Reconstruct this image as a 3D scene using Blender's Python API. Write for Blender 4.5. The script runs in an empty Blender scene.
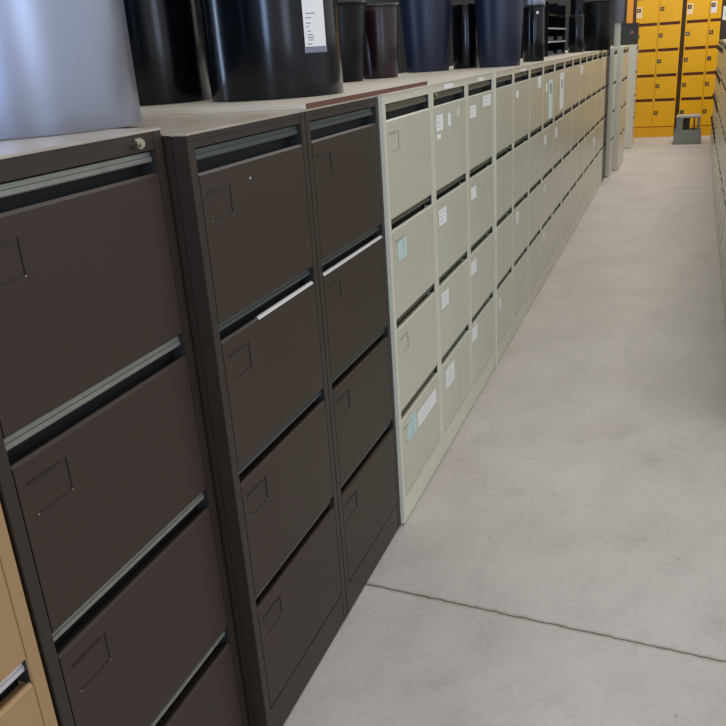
import bpy, bmesh, math, random
from mathutils import Vector, Matrix
random.seed(7)
S = bpy.context.scene
COL = S.collection
PI = math.pi

# ------------------------------------------------------------ camera
CAMX, CAMZ, YAW, PITCH, ROLL, FPX = 0.7529, 1.4205, 0.3842, 0.3658, -0.0685, 802.58
fw = Vector((-math.sin(YAW)*math.cos(PITCH), math.cos(YAW)*math.cos(PITCH), -math.sin(PITCH)))
rt = fw.cross(Vector((0, 0, 1))).normalized()
up = rt.cross(fw)
r2 = math.cos(ROLL)*rt + math.sin(ROLL)*up
u2 = -math.sin(ROLL)*rt + math.cos(ROLL)*up
cd = bpy.data.cameras.new('camera')
cam = bpy.data.objects.new('camera', cd)
COL.objects.link(cam)
M3 = Matrix((r2, u2, -fw)).transposed()
cam.matrix_world = Matrix.Translation((CAMX, 0, CAMZ)) @ M3.to_4x4()
cd.sensor_width = 36.0
cd.lens = FPX*36.0/726.0
cd.clip_start = 0.02
S.camera = cam

# ------------------------------------------------------------ world, lights, exposure
W = bpy.data.worlds.new('world')
S.world = W
W.use_nodes = True
W.node_tree.nodes['Background'].inputs['Color'].default_value = (0.93, 0.95, 1.0, 1)
W.node_tree.nodes['Background'].inputs['Strength'].default_value = 0.80
S.view_settings.view_transform = 'Standard'
S.view_settings.look = 'None'
S.view_settings.exposure = 0.0
S.view_settings.gamma = 1.0
S.view_settings.use_curve_mapping = False


def area(name, loc, target, sx, sy, power, color):
    ld = bpy.data.lights.new(name, 'AREA')
    ld.shape = 'RECTANGLE'
    ld.size, ld.size_y, ld.energy, ld.color = sx, sy, power, color
    o = bpy.data.objects.new(name, ld)
    COL.objects.link(o)
    o.location = loc
    o.rotation_euler = (Vector(target)-Vector(loc)).to_track_quat('-Z', 'Y').to_euler()
    return o


# hall luminaires run along the aisle high overhead, unseen cool panels are added for the blue streaks on the bins
area('ceiling_light', (1.6, 3.0, 5.2), (1.6, 3.0, 0), 1.6, 9.0, 95, (1.0, 0.97, 0.92))
area('ceiling_light', (1.2, 11.0, 5.0), (1.2, 11.5, 0), 2.4, 5.0, 190, (1.0, 0.96, 0.9))
area('added_streak_panel', (-3.4, 1.1, 1.7), (-0.3, 4.0, 1.5), 0.35, 2.4, 32, (0.55, 0.70, 1.0))
area('added_streak_panel', (1.85, -5.0, 1.9), (-0.1, 3.0, 1.5), 0.75, 3.0, 120, (0.46, 0.64, 1.0))
area('added_streak_panel', (3.5, -1.1, 1.9), (-0.3, 1.2, 1.5), 0.9, 2.4, 26, (0.62, 0.74, 1.0))

# ------------------------------------------------------------ materials


def lin(c):
    return tuple(((v/255.0)/12.92 if v/255.0 <= 0.04045 else ((v/255.0+0.055)/1.055)**2.4) for v in c) + (1,)


MATS = {}


def mat(name, rgb, rough=0.5, metal=0.0, vary=0.08, scale=6.0, bump=0.0, bscale=80.0, spec=0.5, coat=0.0, rgb2=None):
    if name in MATS:
        return MATS[name]
    m = bpy.data.materials.new(name)
    m.use_nodes = True
    nt = m.node_tree
    b = nt.nodes['Principled BSDF']
    b.inputs['Metallic'].default_value = metal
    b.inputs['Roughness'].default_value = rough
    b.inputs['Specular IOR Level'].default_value = spec
    b.inputs['Coat Weight'].default_value = coat
    b.inputs['Coat Roughness'].default_value = 0.12
    tc = nt.nodes.new('ShaderNodeTexCoord')
    n = nt.nodes.new('ShaderNodeTexNoise')
    n.inputs['Scale'].default_value = scale
    n.inputs['Detail'].default_value = 4
    nt.links.new(tc.outputs['Object'], n.inputs['Vector'])
    mx = nt.nodes.new('ShaderNodeMix')
    mx.data_type = 'RGBA'
    a = lin(rgb)
    if rgb2:
        c2 = lin(rgb2)
    else:
        c2 = tuple(min(1, v*(1-vary*2)) for v in a[:3])+(1,)
        a = tuple(min(1, v*(1+vary)) for v in a[:3])+(1,)
    mx.inputs[6].default_value = a
    mx.inputs[7].default_value = c2
    nt.links.new(n.outputs['Fac'], mx.inputs[0])
    nt.links.new(mx.outputs[2], b.inputs['Base Color'])
    if bump > 0:
        n2 = nt.nodes.new('ShaderNodeTexNoise')
        n2.inputs['Scale'].default_value = bscale
        n2.inputs['Detail'].default_value = 3
        nt.links.new(tc.outputs['Object'], n2.inputs['Vector'])
        bp = nt.nodes.new('ShaderNodeBump')
        bp.inputs['Strength'].default_value = bump
        bp.inputs['Distance'].default_value = 0.002
        nt.links.new(n2.outputs['Fac'], bp.inputs['Height'])
        nt.links.new(bp.outputs['Normal'], b.inputs['Normal'])
    MATS[name] = m
    return m


def concrete():
    m = bpy.data.materials.new('concrete')
    m.use_nodes = True
    nt = m.node_tree
    L = nt.links.new
    b = nt.nodes['Principled BSDF']
    b.inputs['Roughness'].default_value = 0.55
    tc = nt.nodes.new('ShaderNodeTexCoord')

    def noise(scale, detail=5, rough=0.6, vec=None):
        n = nt.nodes.new('ShaderNodeTexNoise')
        n.inputs['Scale'].default_value = scale
        n.inputs['Detail'].default_value = detail
        n.inputs['Roughness'].default_value = rough
        L(vec or tc.outputs['Object'], n.inputs['Vector'])
        return n.outputs['Fac']

    def ramp(fac, stops):
        r = nt.nodes.new('ShaderNodeValToRGB')
        while len(r.color_ramp.elements) < len(stops):
            r.color_ramp.elements.new(0.5)
        for e, (p, c) in zip(r.color_ramp.elements, stops):
            e.position = p
            e.color = c
        L(fac, r.inputs[0])
        return r.outputs[0]

    def mul(a, c, f=1.0):
        x = nt.nodes.new('ShaderNodeMix')
        x.data_type = 'RGBA'
        x.blend_type = 'MULTIPLY'
        x.inputs[0].default_value = f
        L(a, x.inputs[6])
        L(c, x.inputs[7])
        return x.outputs[2]

    base = ramp(noise(2.2), [(0.3, lin((166, 158, 149))), (0.5, lin((175, 168, 159))), (0.72, lin((183, 176, 167)))])
    g = lambda v: (v, v, v, 1)
    blot = ramp(noise(9, 6, 0.7), [(0.33, g(0.90)), (0.5, g(1.0)), (1, g(1.0))])
    fine = ramp(noise(55, 4, 0.7), [(0.3, g(0.93)), (0.6, g(1.03))])
    spots = ramp(noise(26, 3, 0.6), [(0.26, g(0.62)), (0.31, g(1.0)), (1, g(1.0))])
    c = mul(mul(mul(base, blot), fine), spots, 0.8)

    def math_(op, a, bb=None):
        n = nt.nodes.new('ShaderNodeMath')
        n.operation = op
        for i, v in enumerate((a, bb)):
            if v is None:
                continue
            if isinstance(v, (int, float)):
                n.inputs[i].default_value = v
            else:
                L(v, n.inputs[i])
        return n.outputs[0]
    sp = nt.nodes.new('ShaderNodeSeparateXYZ')
    L(tc.outputs['Object'], sp.inputs[0])

    def joint(y0, slope, half, jitter, dark, col):
        yy = math_('ADD', math_('MULTIPLY', sp.outputs['X'], slope), y0)
        jit = math_('MULTIPLY', math_('SUBTRACT', noise(30, 3), 0.5), jitter)
        d = math_('ABSOLUTE', math_('ADD', math_('SUBTRACT', sp.outputs['Y'], yy), jit))
        r = ramp(math_('DIVIDE', d, half*2), [(0.25, col), (0.6, g(1.0))])
        return r
    c = mul(c, joint(1.778, -0.054, 0.0035, 0.012, 0.4, (0.30, 0.26, 0.23, 1)))
    c = mul(c, joint(1.778, -0.054, 0.011, 0.02, 0.4, (0.80, 0.78, 0.76, 1)))
    c = mul(c, joint(7.35, 0.0, 0.008, 0.02, 0.4, (1.10, 1.09, 1.07, 1)))
    L(c, b.inputs['Base Color'])
    bp = nt.nodes.new('ShaderNodeBump')
    bp.inputs['Strength'].default_value = 0.12
    bp.inputs['Distance'].default_value = 0.003
    L(noise(60, 4), bp.inputs['Height'])
    L(bp.outputs['Normal'], b.inputs['Normal'])
    return m


BROWN = mat('brown_enamel', (52, 40, 31), 0.45, vary=0.05, bump=0.10, bscale=260, spec=0.35)
BROWN2 = mat('brown_enamel_frame', (49, 39, 31), 0.42, vary=0.05, spec=0.35)
TOPB = mat('dusty_sheen_top', (150, 138, 122), 0.28, scale=14, rgb2=(184, 173, 158))  # grazing reflection put into the brown top's colour, with some dust
STRIPB = mat('aged_alloy_strip', (126, 129, 118), 0.38, metal=0.55, scale=40, rgb2=(152, 154, 142))
STRIPD = mat('dark_plastic_strip', (84, 92, 88), 0.3, metal=0.4, scale=30)
STRIPG = mat('brown_grey_strip', (98, 94, 82), 0.35, metal=0.3, scale=30)
DARK = mat('slot_shadow_steel', (22, 23, 22), 0.7)
GREY = mat('putty_grey_enamel', (188, 182, 163), 0.25, vary=0.03, bump=0.03, bscale=200)
GREYF = mat('putty_grey_frame', (204, 199, 180), 0.28, vary=0.03)
GREYC = mat('cool_grey_enamel', (188, 186, 168), 0.25, vary=0.03, bump=0.03, bscale=200)
TOPG = mat('dusty_lit_cream_top', (214, 204, 185), 0.35, scale=16, rgb2=(188, 178, 160))  # overhead reflection painted into the cabinet tops; dust on the board
GREYT = mat('reflect_tint_enamel', (160, 146, 116), 0.16, vary=0.03, bump=0.02, bscale=200)  # putty grey with the lockers' yellow reflection tinted in, frame likewise
GREYT2 = mat('reflect_tint_frame', (176, 163, 134), 0.22, vary=0.03)
GREYD = mat('reflect_tint_drab', (136, 122, 94), 0.13, vary=0.04, bump=0.02, bscale=200)  # darker copy of the reflection-tinted grey for the far cabinets
TAN = mat('tan_enamel', (158, 126, 86), 0.4, vary=0.04)
TANL = mat('tan_edge', (205, 186, 160), 0.4, vary=0.03)
OLIVE = mat('dark_olive_enamel', (70, 66, 56), 0.6, vary=0.06, spec=0.2)
CHARC = mat('charcoal_enamel', (40, 40, 36), 0.4, vary=0.06)
CHROME = mat('worn_chrome', (190, 185, 165), 0.25, metal=1.0, scale=60)
PAPER = mat('white_paper', (226, 224, 220), 0.8, vary=0.02)
TEAL = mat('teal_note_paper', (176, 202, 196), 0.8, vary=0.04)
INKL = mat('faint_print', (200, 200, 198), 0.8)
INK = mat('grey_print', (130, 130, 134), 0.8)
LIPW = mat('pale_steel', (205, 200, 196), 0.35, metal=0.3)
BLACKP = mat('black_gloss_plastic', (6, 11, 16), 0.17, vary=0.1, spec=0.35)
BLACKM = mat('black_satin_plastic', (6, 10, 12), 0.3, vary=0.1, spec=0.2)
MAROON = mat('dark_maroon_plastic', (36, 16, 22), 0.25, vary=0.1)
NAVY = mat('navy_satin_plastic', (14, 24, 48), 0.40, vary=0.08)
SILVER = mat('silver_painted_steel', (158, 165, 182), 0.34, metal=0.9, vary=0.03)
BOARD = mat('cream_laminate', (214, 204, 186), 0.45, vary=0.03)
REDB = mat('red_brown_edging', (104, 62, 44), 0.4, vary=0.1, scale=20)
YEL = mat('yellow_enamel', (232, 172, 0), 0.45, vary=0.04, scale=3)
YELF = mat('yellow_frame_enamel', (222, 162, 0), 0.45, vary=0.04)
MARK = mat('slot_dark_red', (82, 30, 6), 0.7)
GAPB = mat('dark_brown', (74, 50, 26), 0.6)
STOOLG = mat('stool_grey_plastic', (122, 124, 118), 0.55)
STOOLL = mat('stool_light_grey', (160, 162, 150), 0.5)
ORANGE = mat('orange_card', (238, 160, 48), 0.6)
WALLM = mat('dark_partition', (52, 56, 58), 0.8, vary=0.1, scale=2)
WALLB = mat('warehouse_wall_paint', (58, 58, 54), 0.8, vary=0.05, scale=2)
CARD = mat('red_brown_card', (96, 44, 24), 0.7)

# ------------------------------------------------------------ mesh helpers


def box(bm, x0, x1, y0, y1, z0, z1, bev=0.0, mi=0):
    vs = [bm.verts.new((x, y, z)) for x in (x0, x1) for y in (y0, y1) for z in (z0, z1)]
    q = [(0, 1, 3, 2), (4, 6, 7, 5), (0, 4, 5, 1), (2, 3, 7, 6), (0, 2, 6, 4), (1, 5, 7, 3)]
    fs = [bm.faces.new([vs[i] for i in f]) for f in q]
    for f in fs:
        f.material_index = mi
    if bev > 0:
        es = list({e for f in fs for e in f.edges})
        r = bmesh.ops.bevel(bm, geom=es, offset=bev, segments=2, affect='EDGES', clamp_overlap=True)
        for f in r['faces']:
            f.material_index = mi
    return fs


def prism_y(bm, prof, y0, y1):
    """profile in x,z extruded along y"""
    a = [bm.verts.new((x, y0, z)) for x, z in prof]
    b = [bm.verts.new((x, y1, z)) for x, z in prof]
    n = len(prof)
    for i in range(n):
        j = (i+1) % n
        bm.faces.new((a[i], a[j], b[j], b[i]))
    bm.faces.new(a[::-1])
    bm.faces.new(b)


def lathe(bm, prof, seg=64, cx=0, cy=0, closed=False):
    rings = []
    for r, z in prof:
        if r < 1e-6:
            rings.append([bm.verts.new((cx, cy, z))])
        else:
            rings.append([bm.verts.new((cx+r*math.cos(2*PI*i/seg), cy+r*math.sin(2*PI*i/seg), z)) for i in range(seg)])
    for a, b in zip(rings[:-1], rings[1:]):
        for i in range(seg):
            j = (i+1) % seg
            if len(a) == 1 and len(b) == 1:
                continue
            if len(a) == 1:
                bm.faces.new((a[0], b[i], b[j]))
            elif len(b) == 1:
                bm.faces.new((a[i], a[j], b[0]))
            else:
                bm.faces.new((a[i], a[j], b[j], b[i]))


def cyl(bm, p0, p1, r, seg=20):
    p0, p1 = Vector(p0), Vector(p1)
    d = (p1-p0)
    m = Matrix.Translation((p0+p1)/2) @ d.to_track_quat('Z', 'Y').to_matrix().to_4x4()
    bmesh.ops.create_cone(bm, cap_ends=True, segments=seg, radius1=r, radius2=r, depth=d.length, matrix=m)


def mesh_of(bm, name, smooth=None):
    bmesh.ops.recalc_face_normals(bm, faces=bm.faces)
    me = bpy.data.meshes.new(name)
    bm.to_mesh(me)
    bm.free()
    if smooth:
        for p in me.polygons:
            p.use_smooth = True
        try:
            me.set_sharp_from_angle(angle=math.radians(smooth))
        except Exception:
            pass
    return me


def obj(name, me, material, parent=None, loc=None):
    if isinstance(me, bmesh.types.BMesh):
        me = mesh_of(me, name)
    if not me.materials:
        for m in (material if isinstance(material, (list, tuple)) else [material]):
            me.materials.append(m)
    o = bpy.data.objects.new(name, me)
    COL.objects.link(o)
    if parent:
        o.parent = parent
    if loc:
        o.location = loc
    return o


def thing(name, label, cat, loc=(0, 0, 0), rz=0, group=None):
    o = bpy.data.objects.new(name, None)
    o.empty_display_size = 0.1
    COL.objects.link(o)
    o.location = loc
    o.rotation_euler = (0, 0, rz)
    o['label'] = label
    o['category'] = cat
    if group:
        o['group'] = group
    return o


def tag(o, label, cat, group=None):
    o['label'] = label
    o['category'] = cat
    if group:
        o['group'] = group
    return o


def struct(name, bm, m):
    o = obj(name, bm, m)
    o['kind'] = 'structure'
    return o


# ------------------------------------------------------------ setting
bm = bmesh.new()
box(bm, -4.0, 4.5, -6.4, 14.2, -0.1, 0)
struct('floor', bm, concrete())
bm = bmesh.new()
box(bm, -4.0, 4.5, 13.72, 13.84, 0, 4.2)
struct('wall_back', bm, WALLB)
bm = bmesh.new()
box(bm, -3.85, -3.7, -6.2, 13.70, 0, 3.6)
struct('wall_left', bm, WALLM)
bm = bmesh.new()
box(bm, -3.69, 2.4, -6.2, -6.05, 0, 3.6)
struct('shade_wall_front', bm, WALLM)  # unseen dark wall added to cut light from behind the camera

# ------------------------------------------------------------ filing cabinets
SPEC_A = dict(h=1.32, slots=[(1.252, 1.293), (0.951, 0.982), (0.655, 0.685), (0.359, 0.389)], bottom=0.093)
SPEC_B = dict(h=1.332, slots=[(1.263, 1.299), (0.943, 0.983), (0.632, 0.671), (0.311, 0.350)], bottom=0.07)
DEPTH = 0.62
ST = 0.023
CACHE = {}


def cab_meshes(key, spec, w):
    k = (key, round(w, 4))
    if k in CACHE:
        return CACHE[k]
    h = spec['h']
    out = {}
    bm = bmesh.new()      # carcass: side walls, back, top rail, plinth
    box(bm, -DEPTH, -0.0305, 0, 0.002, 0.006, h-0.003)
    box(bm, -DEPTH, -0.0305, w-0.002, w, 0.006, h-0.003)
    box(bm, -0.03, 0, 0.0, ST, 0.006, h-0.004, 0.0012)
    box(bm, -0.03, 0, w-ST, w, 0.006, h-0.004, 0.0012)
    box(bm, -0.03, -0.001, ST, w-ST, spec['slots'][0][1]+0.001, h-0.004)
    box(bm, -0.03, -0.001, ST, w-ST, 0.006, spec['bottom']-0.002)
    box(bm, -DEPTH, -DEPTH+0.002, 0.002, w-0.002, 0.006, h-0.003)
    out['body'] = mesh_of(bm, 'body')
    bm = bmesh.new()
    box(bm, -DEPTH-0.001, 0.001, 0.0, w, h-0.0045, h, 0.001)
    out['top_panel'] = mesh_of(bm, 'top_panel')
    bm = bmesh.new()
    box(bm, -DEPTH+0.004, -0.034, 0.004, w-0.004, 0, h-0.006)
    for zl, zh in spec['slots']:
        box(bm, -0.0345, -0.004, ST-0.0005, ST+0.0012, zl-0.003, zh)
        box(bm, -0.0345, -0.004, w-ST-0.0012, w-ST+0.0005, zl-0.003, zh)
    if key in ('B2', 'B3'):
        box(bm, -0.002, 0.0003, 0.003, w-0.003, h-0.0145, h-0.0130)
    out['inner_carcass'] = mesh_of(bm, 'inner_carcass')
    for i, (zl, zh) in enumerate(spec['slots']):
        zb = spec['slots'][i+1][1] if i < 3 else spec['bottom']
        zb += 0.0015
        y0, y1 = ST+0.0015, w-ST-0.0015
        bm = bmesh.new()
        prism_y(bm, [(-0.030, zb), (-0.002, zb), (0.0, zb+0.002), (0.0, zl-0.0045), (-0.0035, zl), (-0.0075, zl), (-0.0075, zl-0.006), (-0.030, zl-0.012)], y0, y1)
        out['drawer%d' % i] = mesh_of(bm, 'drawer')
        bm = bmesh.new()
        hh = (zh-zl)*0.47
        zt = zh-0.002
        prism_y(bm, [(-0.033, zt-hh), (-0.0095, zt-hh), (-0.008, zt-hh+0.002), (-0.008, zt-hh*0.5), (-0.010, zt-hh*0.5+0.001),
                     (-0.010, zt-0.001), (-0.012, zt), (-0.033, zt)], y0, y1)
        out['strip%d' % i] = mesh_of(bm, 'handle_strip')
        # pressed label holder: three thin raised edges and two rivets
        bm = bmesh.new()
        ya, yb, zc0, zc1 = 0.042, 0.120, zl-0.085, zl-0.034
        box(bm, 0, 0.0022, ya, yb-0.012, zc1-0.0022, zc1)
        box(bm, 0, 0.0016, yb-0.001, yb+0.0005, zc0, zc1)
        box(bm, 0, 0.0010, ya+0.004, yb, zc0, zc0+0.001)
        out['holder%d' % i] = mesh_of(bm, 'label_holder')
        for q, yy in enumerate((ya+0.006, yb-0.001)):
            bm = bmesh.new()
            cyl(bm, (0, yy, zc0), (0.0016, yy, zc0), 0.0017, 8)
            out['rivet%d%d' % (i, q)] = mesh_of(bm, 'rivet')
    CACHE[k] = out
    return out


EDGE = mat('dark_pressed_edge', (34, 27, 23), 0.5)
EDGEG = mat('grey_pressed_edge', (140, 136, 118), 0.5)


def cabinet(y, x, w, key, spec, m, frame, top, strip, label, group, rz=0.0, holders=False, lock=None, lip=None, ax=None):
    ms = cab_meshes(key, spec, w)
    t = thing('filing_cabinet', label, 'filing cabinet', (x, y if rz == 0 else y+w, 0), rz, group)
    obj('body', ms['body'], frame, t)
    obj('top_panel', ms['top_panel'], top, t)
    obj('inner_carcass', ms['inner_carcass'], DARK, t)
    dr = []
    for i in range(4):
        d = obj('drawer', ms['drawer%d' % i], m, t)
        obj('handle_strip', ms['strip%d' % i], strip, d)
        if holders:
            obj('label_holder', ms['holder%d' % i], holders, d)
            for q in (0, 1):
                if holders == EDGE:
                    obj('rivet', ms['rivet%d%d' % (i, q)], CHROME, d)
        dr.append(d)
    if lock:
        bm = bmesh.new()
        cyl(bm, (-0.002, lock[0], lock[1]), (0.012, lock[0], lock[1]), 0.0085, 24)
        cyl(bm, (0.011, lock[0], lock[1]), (0.016, lock[0], lock[1]), 0.006, 24)
        box(bm, 0.0155, 0.0168, lock[0]-0.0012, lock[0]+0.0012, lock[1]-0.004, lock[1]+0.004)
        obj('lock', mesh_of(bm, 'lock', 40), CHROME, t).visible_shadow = True
    return t, dr


def sticker(parent, x, yb, y0, y1, z0, z1, m, print_lines=0, name='paper_label', lift=0.0006):
    """paper on a front, given in world y/z; parent root sits at yb"""
    bm = bmesh.new()
    box(bm, lift-0.0006, lift+0.0003, y0-yb, y1-yb, z0, z1)
    o = obj(name, bm, m, parent)
    if print_lines:
        bm = bmesh.new()
        n = print_lines
        for k in range(n):
            zz = z1-(z1-z0)*(k+0.8)/(n+0.6)
            l = (0.45+0.4*random.random())*(y1-y0)
            box(bm, lift+0.0003, lift+0.0006, y0-yb+(y1-y0)*0.1, y0-yb+(y1-y0)*0.1+l, zz, zz+(z1-z0)*0.10)
        # printing is part of the label mesh
        me = mesh_of(bm, 'print')
        bm2 = bmesh.new()
        bm2.from_mesh(o.data)
        n0 = len(bm2.faces)
        bm2.from_mesh(me)
        bm2.faces.ensure_lookup_table()
        for f in bm2.faces[n0:]:
            f.material_index = 1
        bm2.to_mesh(o.data)
        bm2.free()
        o.data.materials.append(INKL)
    return o


# brown ones
GB = 'dark brown filing cabinets nearest the camera'
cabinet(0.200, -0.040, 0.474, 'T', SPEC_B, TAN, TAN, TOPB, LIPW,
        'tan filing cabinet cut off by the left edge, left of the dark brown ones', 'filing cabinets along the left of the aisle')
cabinet(0.680, -0.040, 0.472, 'B1', SPEC_B, BROWN, BROWN2, TOPB, STRIPB,
        'dark brown filing cabinet under the silver drum, with bright handle strips and a chrome lock', GB, holders=EDGE, lock=(0.397, 1.3145))
tb2, db2 = cabinet(1.161, 0.0, 0.466, 'B2', SPEC_A, BROWN, BROWN2, TOPB, STRIPD,
        'middle one of three dark brown filing cabinets, right of the one with chrome lock', GB, holders=EDGE)
tb3, db3 = cabinet(1.629, 0.0, 0.466, 'B3', SPEC_A, BROWN, BROWN2, TOPB, STRIPD,
        'dark brown filing cabinet directly beside the first light grey one, under the red-brown edged board', GB, holders=EDGE)

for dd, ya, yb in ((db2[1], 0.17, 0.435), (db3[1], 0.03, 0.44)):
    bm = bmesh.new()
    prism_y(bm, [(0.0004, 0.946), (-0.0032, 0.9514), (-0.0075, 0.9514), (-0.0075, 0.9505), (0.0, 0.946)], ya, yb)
    obj('pale_edge', bm, LIPW, dd)  # pale strip along the top lip of the second drawer

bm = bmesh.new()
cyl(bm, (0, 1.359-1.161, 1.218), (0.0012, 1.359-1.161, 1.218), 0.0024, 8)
obj('highlight_speck', bm, LIPW, db2[0])  # speck highlight painted on as a small pale disc

# light grey run
GG = 'light grey filing cabinets along the left of the aisle'
glabels = [
    'light grey filing cabinet with teal notes on two drawers, beside the brown ones',
    'second light grey filing cabinet, with torn stickers and a ring on its top drawer',
    'third light grey filing cabinet from the brown ones, two white labels on top drawer',
    'light grey filing cabinet, fourth from the brown ones, behind a pale upright frame strip',
    'light grey filing cabinet, fifth from the brown ones, small labels on three drawers',
    'light grey filing cabinet, sixth from the brown ones, with a label high on each drawer',
    'grey filing cabinet with the nearer of two tall strip labels on its top drawer',
    'grey filing cabinet with the farther of two tall strip labels on its top drawer',
    'warm grey filing cabinet just beyond the one with the farther tall strip label',
    'warm grey filing cabinet, tenth from the brown ones, below the short black tube bin',
    'warm grey filing cabinet, fifth before the charcoal one in the far row',
    'warm grey filing cabinet, fourth before the charcoal one in the far row',
    'warm grey filing cabinet, third before the charcoal one in the far row',
    'warm grey filing cabinet, second before the charcoal one in the far row',
    'warm grey filing cabinet immediately before the charcoal one in the far row']
DG = 0.011
gy = []
gc = []
y = 2.0965
for k in range(15):
    w = 0.465 if k < 3 else 0.4435
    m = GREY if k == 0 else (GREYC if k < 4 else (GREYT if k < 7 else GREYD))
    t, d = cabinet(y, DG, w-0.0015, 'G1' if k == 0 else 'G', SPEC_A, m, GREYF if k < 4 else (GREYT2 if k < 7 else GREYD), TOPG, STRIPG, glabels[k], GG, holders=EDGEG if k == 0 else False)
    gy.append(y)
    gc.append((t, d))
    y += w


def glab(k, di, y0, y1, z0, z1, m=PAPER, lines=0, name='paper_label'):
    t, d = gc[k]
    p = d[di] if di >= 0 else t
    return sticker(p, DG, gy[k], y0, y1, z0, z1, m, lines, name)


glab(0, 1, 2.165, 2.243, 0.853, 0.912, TEAL, 2, 'teal_note')
glab(0, 3, 2.170, 2.263, 0.262, 0.335, TEAL, 2, 'teal_note')
glab(0, 3, 2.285, 2.497, 0.262, 0.312, PAPER, 2)
glab(1, 0, 2.610, 2.685, 1.172, 1.222, PAPER, 3)
glab(1, 0, 2.757, 2.785, 1.176, 1.218)
glab(1, 0, 2.613, 2.655, 1.147, 1.162)
glab(1, 1, 2.609, 2.700, 0.862, 0.915, PAPER, 3)
glab(1, 2, 2.609, 2.700, 0.567, 0.620, PAPER, 3)
glab(1, 3, 2.638, 2.752, 0.250, 0.322, PAPER, 3)
glab(1, -1, 2.714, 2.830, 1.2975, 1.312)
glab(2, -1, 3.208, 3.300, 1.2965, 1.311)
glab(2, 0, 3.071, 3.165, 1.172, 1.216, PAPER, 2)
glab(2, 0, 3.291, 3.430, 1.196, 1.238, PAPER, 2)
glab(2, 1, 3.067, 3.150, 0.866, 0.912)
glab(2, 2, 3.048, 3.140, 0.567, 0.622)
glab(2, 3, 3.046, 3.140, 0.285, 0.344)
bm = bmesh.new()
lathe(bm, [(0.009, 0), (0.014, 0), (0.014, 0.0006), (0.009, 0.0006), (0.009, 0)], 24)
o = obj('ring_sticker', bm, PAPER, gc[1][1][0])
o.rotation_euler = (0, PI/2, 0)
o.location = (0.0002, 2.895-gy[1], 1.213)
glab(3, 3, 3.586, 3.625, 0.255, 0.310)
glab(4, -1, 4.094, 4.250, 1.298, 1.308)
glab(4, 0, 3.993, 4.058, 1.183, 1.214)
glab(4, 2, 4.006, 4.076, 0.575, 0.635)
glab(5, 0, 4.630, 4.736, 1.190, 1.246)
glab(6, 1, 4.890, 4.960, 0.860, 0.915)
glab(6, 2, 4.890, 4.950, 0.575, 0.620)
glab(6, 3, 4.895, 4.960, 0.275, 0.330)
glab(6, 0, 4.905, 4.965, 1.155, 1.200)
glab(6, 0, 5.030, 5.180, 0.994, 1.212, mat('pale_teal_paper', (206, 222, 216), 0.8), 0, 'strip_label')
glab(7, 0, 5.500, 5.670, 1.008, 1.232, PAPER, 0, 'strip_label')
glab(7, 1, 5.330, 5.414, 0.850, 0.912)
glab(10, 0, 6.63, 6.76, 1.176, 1.236)
glab(12, 2, 7.80, 7.95, 0.506, 0.575)
# dark print on the two tall strip labels
for k, a, b in ((6, 5.075, 5.135), (7, 5.56, 5.62)):
    glab(k, 0, a, b, 1.135, 1.19, INK, 0, 'printed_mark').location.x = 0.0004
bm = bmesh.new()
box(bm, 0.0003, 0.004, 0.0005, 0.030, 0.01, 1.318, 0.001)
obj('upright_strip', bm, mat('pale_upright', (222, 218, 202), 0.3), gc[3][0])
# little lock knob on the second grey cabinet
bm = bmesh.new()
cyl(bm, (-0.01, 0.050, 1.283), (0.004, 0.050, 1.283), 0.008, 16)
obj('lock', bm, CHROME, gc[1][0])

GF = 'filing cabinets at the far end of the left row'
cabinet(8.815, 0.008, 0.44, 'G', SPEC_A, CHARC, CHARC, TOPG, STRIPG, 'charcoal filing cabinet in the far row, just before the pale jutting one', GF)
cabinet(9.275, 0.048, 0.46, 'G', SPEC_A, GREYF, GREYF, TOPG, STRIPG, 'pale grey filing cabinet jutting out just beyond the charcoal one', GF)
cabinet(9.760, 0.105, 0.46, 'G', SPEC_A, GREYT, GREYC, TOPG, STRIPG, 'warm grey filing cabinet under the thin grey post, jutting past the pale one', GF)
cabinet(10.225, 0.105, 0.46, 'G', SPEC_A, GREYT, GREYC, TOPG, STRIPG, 'warm grey filing cabinet just before the gap near the yellow lockers', GF)
cabinet(11.800, 0.135, 0.46, 'G', SPEC_A, GREYC, GREYC, TOPG, STRIPG, 'green-grey filing cabinet last in the left row, in front of the yellow lockers', GF)

# right-hand row, seen edge on
GRL = 'light filing cabinets along the right of the aisle'
GRD = 'dark filing cabinets at the far end of the right row'
for k in range(20):
    yy = 3.05+k*0.468
    xx = 1.028+(yy-3.0)*0.0092+(0.024 if yy > 8.7 else 0)
    if yy < 8.7:
        m = (GREYC, GREY, GREYC, GREYT)[k % 4]
        cabinet(yy, xx, 0.464, 'G', SPEC_A, m, GREYF, TOPG, STRIPG, 'light grey filing cabinet seen edge-on in the row at the right edge', GRL, rz=PI)
    else:
        _, dd = cabinet(yy, xx, 0.464, 'G', SPEC_A, OLIVE, OLIVE, TOPG, STRIPG, 'dark olive filing cabinet seen edge-on at the far end of the right row', GRD, rz=PI)
        for i, d in enumerate(dd):
            zl = SPEC_A['slots'][i][0]
            bm = bmesh.new()
            box(bm, 0.0, 0.020, 0.06, 0.16, zl-0.060, zl-0.020, 0.003)
            obj('pull_handle', bm, CHARC, d)

# ------------------------------------------------------------ boards lying on the tops
bm = bmesh.new()
box(bm, -0.60, -0.001, 1.640, 2.555, 1.3202, 1.331, 0.001)
bo = thing('board', 'red-brown edged board under the big black drums, across brown and grey cabinet tops', 'board', (0, 0, 0))
obj('panel', bm, TOPG, bo)
bm = bmesh.new()
box(bm, -0.001, 0.0012, 1.640, 2.555, 1.3202, 1.3312)
obj('edging', bm, REDB, bo)
bm = bmesh.new()
box(bm, -0.60, -0.001, 1.6385, 1.6400, 1.3203, 1.3311)
obj('pale_end', bm, BOARD, bo)

# ------------------------------------------------------------ bins
ZT = 1.3202


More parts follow.
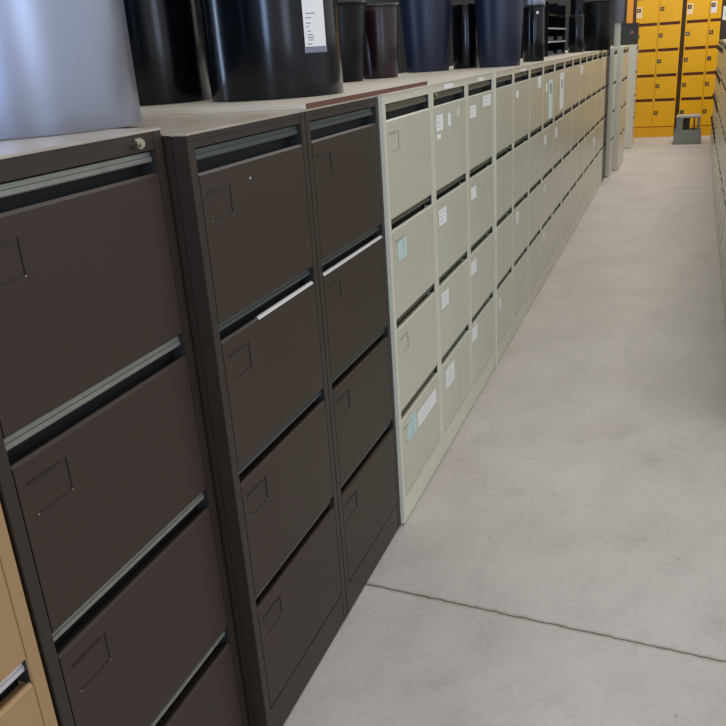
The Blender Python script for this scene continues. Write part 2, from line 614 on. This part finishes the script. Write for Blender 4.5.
def bin_(name, cx, cy, rb, rtop, h, z0, m, label, cat='bin', group='bins standing on the cabinet tops', rim=0.004, seg=72, rimm=None, foot=True):
    t = thing(name, label, cat, (cx, cy, z0), 0, group)
    bm = bmesh.new()
    th = 0.003
    prof = [(0, 0.004), (rb-0.006, 0.004), (rb-0.004, 0.0), (rb-0.001, 0.0), (rb, 0.003), (rtop, h-0.003), (rtop-0.001, h), (rtop-th, h), (rb-th, 0.010), (0, 0.010)]
    lathe(bm, prof, seg)
    obj('shell', mesh_of(bm, 'shell', 40), m, t)
    if rim:
        bm = bmesh.new()
        pr = [(rtop-0.001, h-rim*3)]
        for a in range(9):
            an = -PI/2+PI*a/8
            pr.append((rtop+0.001+rim*math.cos(an), h-rim*1.6+rim*1.6*math.sin(an)))
        pr += [(rtop-th, h), (rtop-th, h-rim*3), (rtop-0.001, h-rim*3)]
        lathe(bm, pr, seg)
        obj('rim', mesh_of(bm, 'rim', 50), rimm or m, t)
    return t


bin_('drum_bin', -0.334, 1.175, 0.199, 0.199, 0.52, 1.3325, SILVER, 'large silver-grey metal drum on the nearest brown cabinet', seg=96)
bin_('drum_bin', -0.63, 2.02, 0.150, 0.150, 0.52, 1.3315, BLACKP, 'black drum partly hidden between the silver drum and the tagged black drum', seg=96)
t3 = bin_('drum_bin', -0.258, 2.029, 0.175, 0.175, 0.50, 1.3315, BLACKP, 'big glossy black drum with a white price card, on the brown cabinets', seg=96)
bin_('waste_bin', -0.586, 3.275, 0.095, 0.124, 0.30, ZT, BLACKM, 'black tapered waste bin just right of the big black drum with the card')
bin_('waste_bin', -0.50, 3.54, 0.075, 0.090, 0.296, ZT, MAROON, 'dark maroon waste bin with a ridged rim, between black and navy bins')
bin_('waste_bin', -0.476, 4.196, 0.107, 0.142, 0.50, ZT, NAVY, 'large navy bin left of the slim black bin with the hanging tag')
t7 = bin_('waste_bin', -0.335, 4.43, 0.067, 0.072, 0.31, ZT, BLACKP, 'slim glossy black bin with a white hanging tag, between two large navy bins')
bin_('waste_bin', -0.139, 4.341, 0.103, 0.133, 0.50, ZT, NAVY, 'large navy bin at the front edge, right of the slim tagged black bin')
t9 = bin_('pedal_bin', -0.09, 5.087, 0.061, 0.061, 0.305, ZT, BLACKP, 'narrow black cylinder bin with a silver lid band and white dot')
bin_('tube_bin', -0.164, 7.751, 0.066, 0.066, 0.300, ZT, BLACKP, 'short glossy black tube bin right of the letter trays', rim=0.003)
bin_('tube_bin', -0.27, 8.75, 0.075, 0.075, 0.55, ZT, BLACKP, 'tall black tube bin standing behind the short tube bin')
t11 = bin_('waste_bin', -0.034, 8.25, 0.122, 0.135, 0.42, ZT, BLACKM, 'black bin with a small white mark, last before the thin grey post')
# silver lid band on t9
bm = bmesh.new()
lathe(bm, [(0.0, 0.305), (0.062, 0.305), (0.0635, 0.308), (0.0635, 0.40), (0.058, 0.41), (0.0, 0.425)], 64)
obj('lid', mesh_of(bm, 'lid', 40), SILVER, t9)


def wrap_card(parent, r, ang_c, width, z0, z1, m, name='price_card', off=0.0015, th=0.0008, tilt=0.0, lines=None, flat=False):
    """a card hugging the cylinder around angle ang_c"""
    bm = bmesh.new()
    n = 10
    if flat:
        er = Vector((math.cos(ang_c), math.sin(ang_c)))
        et = Vector((-er.y, er.x))

        def pt(u, z, rr):
            return (er.x*(rr)+et.x*u, er.y*(rr)+et.y*u, z+tilt*u)
    else:
        def pt(u, z, rr):
            a = ang_c+u/r
            return (rr*math.cos(a), rr*math.sin(a), z+tilt*u)

    def slab(u0, u1, za, zb, ra, rb_, mi):
        k = n if not flat else 1
        rows = []
        for i in range(k+1):
            u = u0+(u1-u0)*i/k
            rows.append([bm.verts.new(pt(u, za, ra)), bm.verts.new(pt(u, zb, ra)), bm.verts.new(pt(u, zb, rb_)), bm.verts.new(pt(u, za, rb_))])
        for a_, b_ in zip(rows[:-1], rows[1:]):
            for q in range(4):
                f = bm.faces.new((a_[q], a_[(q+1) % 4], b_[(q+1) % 4], b_[q]))
                f.material_index = mi
        for e_ in (rows[0], rows[-1]):
            bm.faces.new(e_).material_index = mi
    slab(-width/2, width/2, z0, z1, r+off, r+off+th, 0)
    if lines:
        for (ua, ub, z) in lines:
            slab(ua, ub, z, z+0.0022, r+off+th, r+off+th+0.0003, 1)
    me = mesh_of(bm, name)
    me.materials.append(m)
    me.materials.append(INK)
    return obj(name, me, m, parent)


# big price card in a clear sleeve on the glossy drum
A3 = math.radians(-27)
zc = 0.115
lines = [(-0.026, -0.012, 0.168), (-0.026, -0.018, 0.160), (-0.024, -0.014, 0.150), (-0.024, -0.008, 0.142), (-0.024, -0.006, 0.136), (-0.023, -0.009, 0.130),
         (-0.026, -0.012, 0.121), (-0.026, -0.010, 0.180), (-0.026, 0.002, 0.190)]
wrap_card(t3, 0.175, A3, 0.066, 0.116, 0.245, PAPER, 'price_card', tilt=-0.0, lines=lines)
wrap_card(t3, 0.175, A3, 0.070, 0.102, 0.1155, mat('grey_card_sleeve', (120, 124, 140), 0.3), 'card_sleeve')
# small tag on slim bin, dot on the narrow bin, marks
wrap_card(t7, 0.072, math.radians(-155), 0.022, 0.235, 0.295, PAPER, 'hanging_tag', off=0.008, flat=True)
bm = bmesh.new()
cyl(bm, (0.0605, 0, 0), (0.0620, 0, 0), 0.008, 20)
o = obj('round_sticker', bm, PAPER, t9)
o.rotation_euler = (0, 0, math.radians(-62))
o.location = (0, 0, 0.262)
wrap_card(t11, 0.121, math.radians(-108), 0.022, 0.215, 0.25, PAPER, 'paper_label', off=0.006, flat=True)

# ------------------------------------------------------------ letter trays
for sname, sy in (('near', 6.44), ('far', 6.93)):
    for k, tn in enumerate(('bottom', 'second', 'third', 'top')):
        t = thing('letter_tray', '%s glossy black letter tray of the %s stack between the black tube bins' % (tn, sname), 'letter tray', (-0.21, sy, ZT+k*0.094), 0, 'stacked letter trays')
        bm = bmesh.new()
        box(bm, -0.33, 0, 0, 0.45, 0, 0.004)
        box(bm, -0.33, 0, 0, 0.004, 0.004, 0.0935)
        box(bm, -0.33, 0, 0.446, 0.45, 0.004, 0.0935)
        box(bm, -0.33, -0.326, 0.004, 0.446, 0.004, 0.0935)
        obj('tray_body', bm, BLACKP, t)
        bm = bmesh.new()
        box(bm, 0.0005, 0.006, 0, 0.45, 0.001, 0.012, 0.001)
        obj('front_lip', bm, mat('clear_lip', (190, 195, 200), 0.2) if k in (1, 2) else BLACKP, t)
        if k < 2:
            bm = bmesh.new()
            box(bm, -0.31, -0.02, 0.03, 0.42, 0.0042, 0.035+0.01*k, 0.002)
            o = tag(obj('paper_stack', bm, mat('grey_papers', (62, 64, 64), 0.8)), 'dark papers lying in the %s tray of the %s letter tray stack' % (tn, sname), 'paper stack', 'papers in the letter trays')
            o.location = (-0.21, sy, ZT+k*0.094)

# ------------------------------------------------------------ thin grey post, crate, orange box on the far cabinets
t = thing('post_stand', 'thin pale grey post with a darker wider head standing on the far cabinets', 'stand', (0.02, 9.95, ZT))
bm = bmesh.new()
lathe(bm, [(0, 0), (0.045, 0), (0.045, 0.008), (0.036, 0.012), (0.036, 0.25), (0, 0.25)], 32)
obj('post', mesh_of(bm, 'post', 40), STOOLL, t)
bm = bmesh.new()
lathe(bm, [(0, 0.25), (0.052, 0.25), (0.055, 0.30), (0.062, 0.48), (0.055, 0.52), (0, 0.53)], 32)
obj('head', mesh_of(bm, 'head', 40), mat('slate_plastic', (84, 86, 96), 0.4), t)
t = thing('storage_box', 'dark storage box on the last grey cabinet before the lockers', 'box', (0.03, 11.84, ZT))
bm = bmesh.new()
box(bm, -0.10, 0.10, 0, 0.34, 0, 0.235, 0.004)
obj('box_body', bm, mat('dark_green_card', (46, 48, 42), 0.6), t)
bm = bmesh.new()
box(bm, -0.104, 0.104, -0.004, 0.344, 0.2355, 0.262, 0.003)
obj('lid', bm, CHARC, t)
bm = bmesh.new()
cyl(bm, (0.035, 0.0, 0.15), (0.035, -0.004, 0.15), 0.022, 20)
obj('round_label', bm, mat('dusty_red_label', (140, 88, 72), 0.7), t)
t = thing('box_file', 'orange box file standing on the dark storage box', 'box file', (0.022, 11.90, ZT+0.2625))
bm = bmesh.new()
box(bm, -0.038, 0.038, 0, 0.25, 0, 0.30, 0.002)
obj('case', bm, ORANGE, t)
bm = bmesh.new()
box(bm, 0.040, 0.048, 0.002, 0.248, 0.0, 0.302, 0.001)
obj('cover', bm, CARD, t)
# boxes on the right row
t = thing('storage_box', 'dark box with a white label high on the right row', 'box', (1.305, 11.0, ZT))
bm = bmesh.new()
box(bm, -0.20, 0.20, 0, 0.40, 0, 0.40, 0.004)
obj('box_body', bm, mat('dark_brown_card', (50, 40, 30), 0.7), t)
bm = bmesh.new()
box(bm, -0.195, -0.10, -0.0015, -0.0005, 0.21, 0.36)
obj('paper_label', bm, PAPER, t)
bm = bmesh.new()
box(bm, -0.165, -0.135, -0.003, -0.0016, 0.25, 0.32)
obj('printed_mark', bm, INK, t)
bm = bmesh.new()
box(bm, -0.2, 0.2, 0, 0.38, 0, 0.22, 0.004)
o = tag(obj('cardboard_box', bm, CARD), 'red-brown cardboard box on top of the dark labelled box at right', 'box')
o.location = (1.305, 11.0, ZT+0.4005)

# ------------------------------------------------------------ yellow lockers
LY = 13.10
SLZ = [0.148, 0.525, 0.866, 1.211, 1.560, 1.905]


def locker_bank(x0, label):
    w = 0.306
    t = thing('locker_bank', label, 'lockers', (x0, LY, 0), 0, 'yellow locker banks at the end of the aisle')
    bm = bmesh.new()
    box(bm, 0, 2*w, 0.020, 0.50, 0.0, 1.93)
    box(bm, 0, 0.004, 0, 0.020, 0, 1.93)
    box(bm, 2*w-0.004, 2*w, 0, 0.020, 0, 1.93)
    box(bm, 0.004, 2*w-0.004, 0.0, 0.020, 1.907, 1.93)
    box(bm, 0.004, 2*w-0.004, 0.0, 0.020, 0, 0.140)
    obj('carcass', bm, YELF, t)
    for c in range(2):
        for r in range(5):
            xa, xb = c*w+0.004, (c+1)*w-0.003
            za, zb = SLZ[r]+(0.004 if r == 0 else -0.014), SLZ[r+1]-0.020
            bm = bmesh.new()
            # door leaf with a cut slot at its foot
            box(bm, xa, xb, 0.0, 0.018, za+(0.0 if r == 0 else 0.034), zb, 0.0015)
            d = obj('door', bm, YEL, t)
            if r:
                bm = bmesh.new()
                box(bm, xa+0.014, xb-0.014, 0.006, 0.019, za-0.006, za+0.033)
                obj('slot', bm, MARK, d)
                for (sa, sb) in ((xa, xa+0.013), (xb-0.013, xb)):
                    bm = bmesh.new()
                    box(bm, sa, sb, 0.0, 0.018, za-0.005, za+0.0335)
                    obj('slot_edge', bm, YEL, d)
            zl = SLZ[r]+0.195
            xl = xa+0.037
            if c == 0 and x0 < 0.5:
                xl = xa+0.03
            if r == 4:
                bm = bmesh.new()
                box(bm, xl-0.030, xl+0.045, -0.001, 0.0, zl-0.10, zl+0.045)
                if not (c == 1 and x0 < 0.5):
                    obj('paper_label', bm, PAPER if c else mat('pale_sticker', (238, 214, 170), 0.7), d)
                else:
                    bm.free()
            bm = bmesh.new()
            box(bm, xl-0.026, xl+0.026, -0.003, 0.001, zl-0.026, zl+0.026, 0.001)
            lk = obj('lock', bm, mat('lock_black', (60, 48, 26), 0.5), d)
            bm = bmesh.new()
            box(bm, xl-0.011, xl+0.011, -0.005, -0.003, zl-0.011, zl+0.011)
            obj('lock_face', bm, mat('lock_centre', (190, 150, 70), 0.4) if (r+c) % 3 else CHROME, lk)
    return t


locker_bank(0.036, 'yellow locker bank left of the dark gap, straight ahead beyond the cabinets')
locker_bank(0.702, 'yellow locker bank right of the dark gap, behind the grey step stool')
bm = bmesh.new()
box(bm, 0.655, 0.695, 13.16, 13.58, 0, 1.92, 0.002)  # shade of the gap between the banks, painted as a dark strip
tag(obj('gap_shade_panel', bm, GAPB), 'painted dark strip for the shaded gap between the two yellow locker banks', 'panel')

# ------------------------------------------------------------ step stool
t = thing('step_stool', 'grey step stool on the floor in front of the yellow lockers', 'step stool', (0.835, 12.10, 0))
bm = bmesh.new()
pts0 = [(-0.182, 0.0), (0.182, 0.0), (0.182, 0.36), (-0.182, 0.36)]
pts1 = [(-0.168, 0.015), (0.168, 0.015), (0.168, 0.345), (-0.168, 0.345)]
a = [bm.verts.new((x, y_, 0)) for x, y_ in pts0]
b = [bm.verts.new((x, y_, 0.185)) for x, y_ in pts1]
for i in range(4):
    bm.faces.new((a[i], a[(i+1) % 4], b[(i+1) % 4], b[i]))
bm.faces.new(b)
bm.faces.new(a[::-1])
bmesh.ops.bevel(bm, geom=list(bm.edges), offset=0.008, segments=3, affect='EDGES')
obj('lower_step', mesh_of(bm, 'lower_step', 40), STOOLG, t)
for (xa, xb) in ((-0.150, -0.070), (0.118, 0.145)):
    for (ya, yb2) in ((0.02, 0.06), (0.30, 0.34)):
        bm = bmesh.new()
        box(bm, xa, xb, ya, yb2, 0.183, 0.345, 0.003)
        obj('leg', bm, STOOLG, t)
bm = bmesh.new()
box(bm, -0.155, 0.155, 0.015, 0.345, 0.343, 0.368, 0.006)
obj('upper_step', bm, STOOLL, t)
bm = bmesh.new()
box(bm, -0.068, 0.020, 0.10, 0.30, 0.183, 0.343, 0.002)
obj('inner_panel', bm, CHARC, t)
bm = bmesh.new()
cyl(bm, (0.075, 0.03, 0.183), (0.075, 0.03, 0.343), 0.010, 12)
obj('brace', bm, GAPB, t)
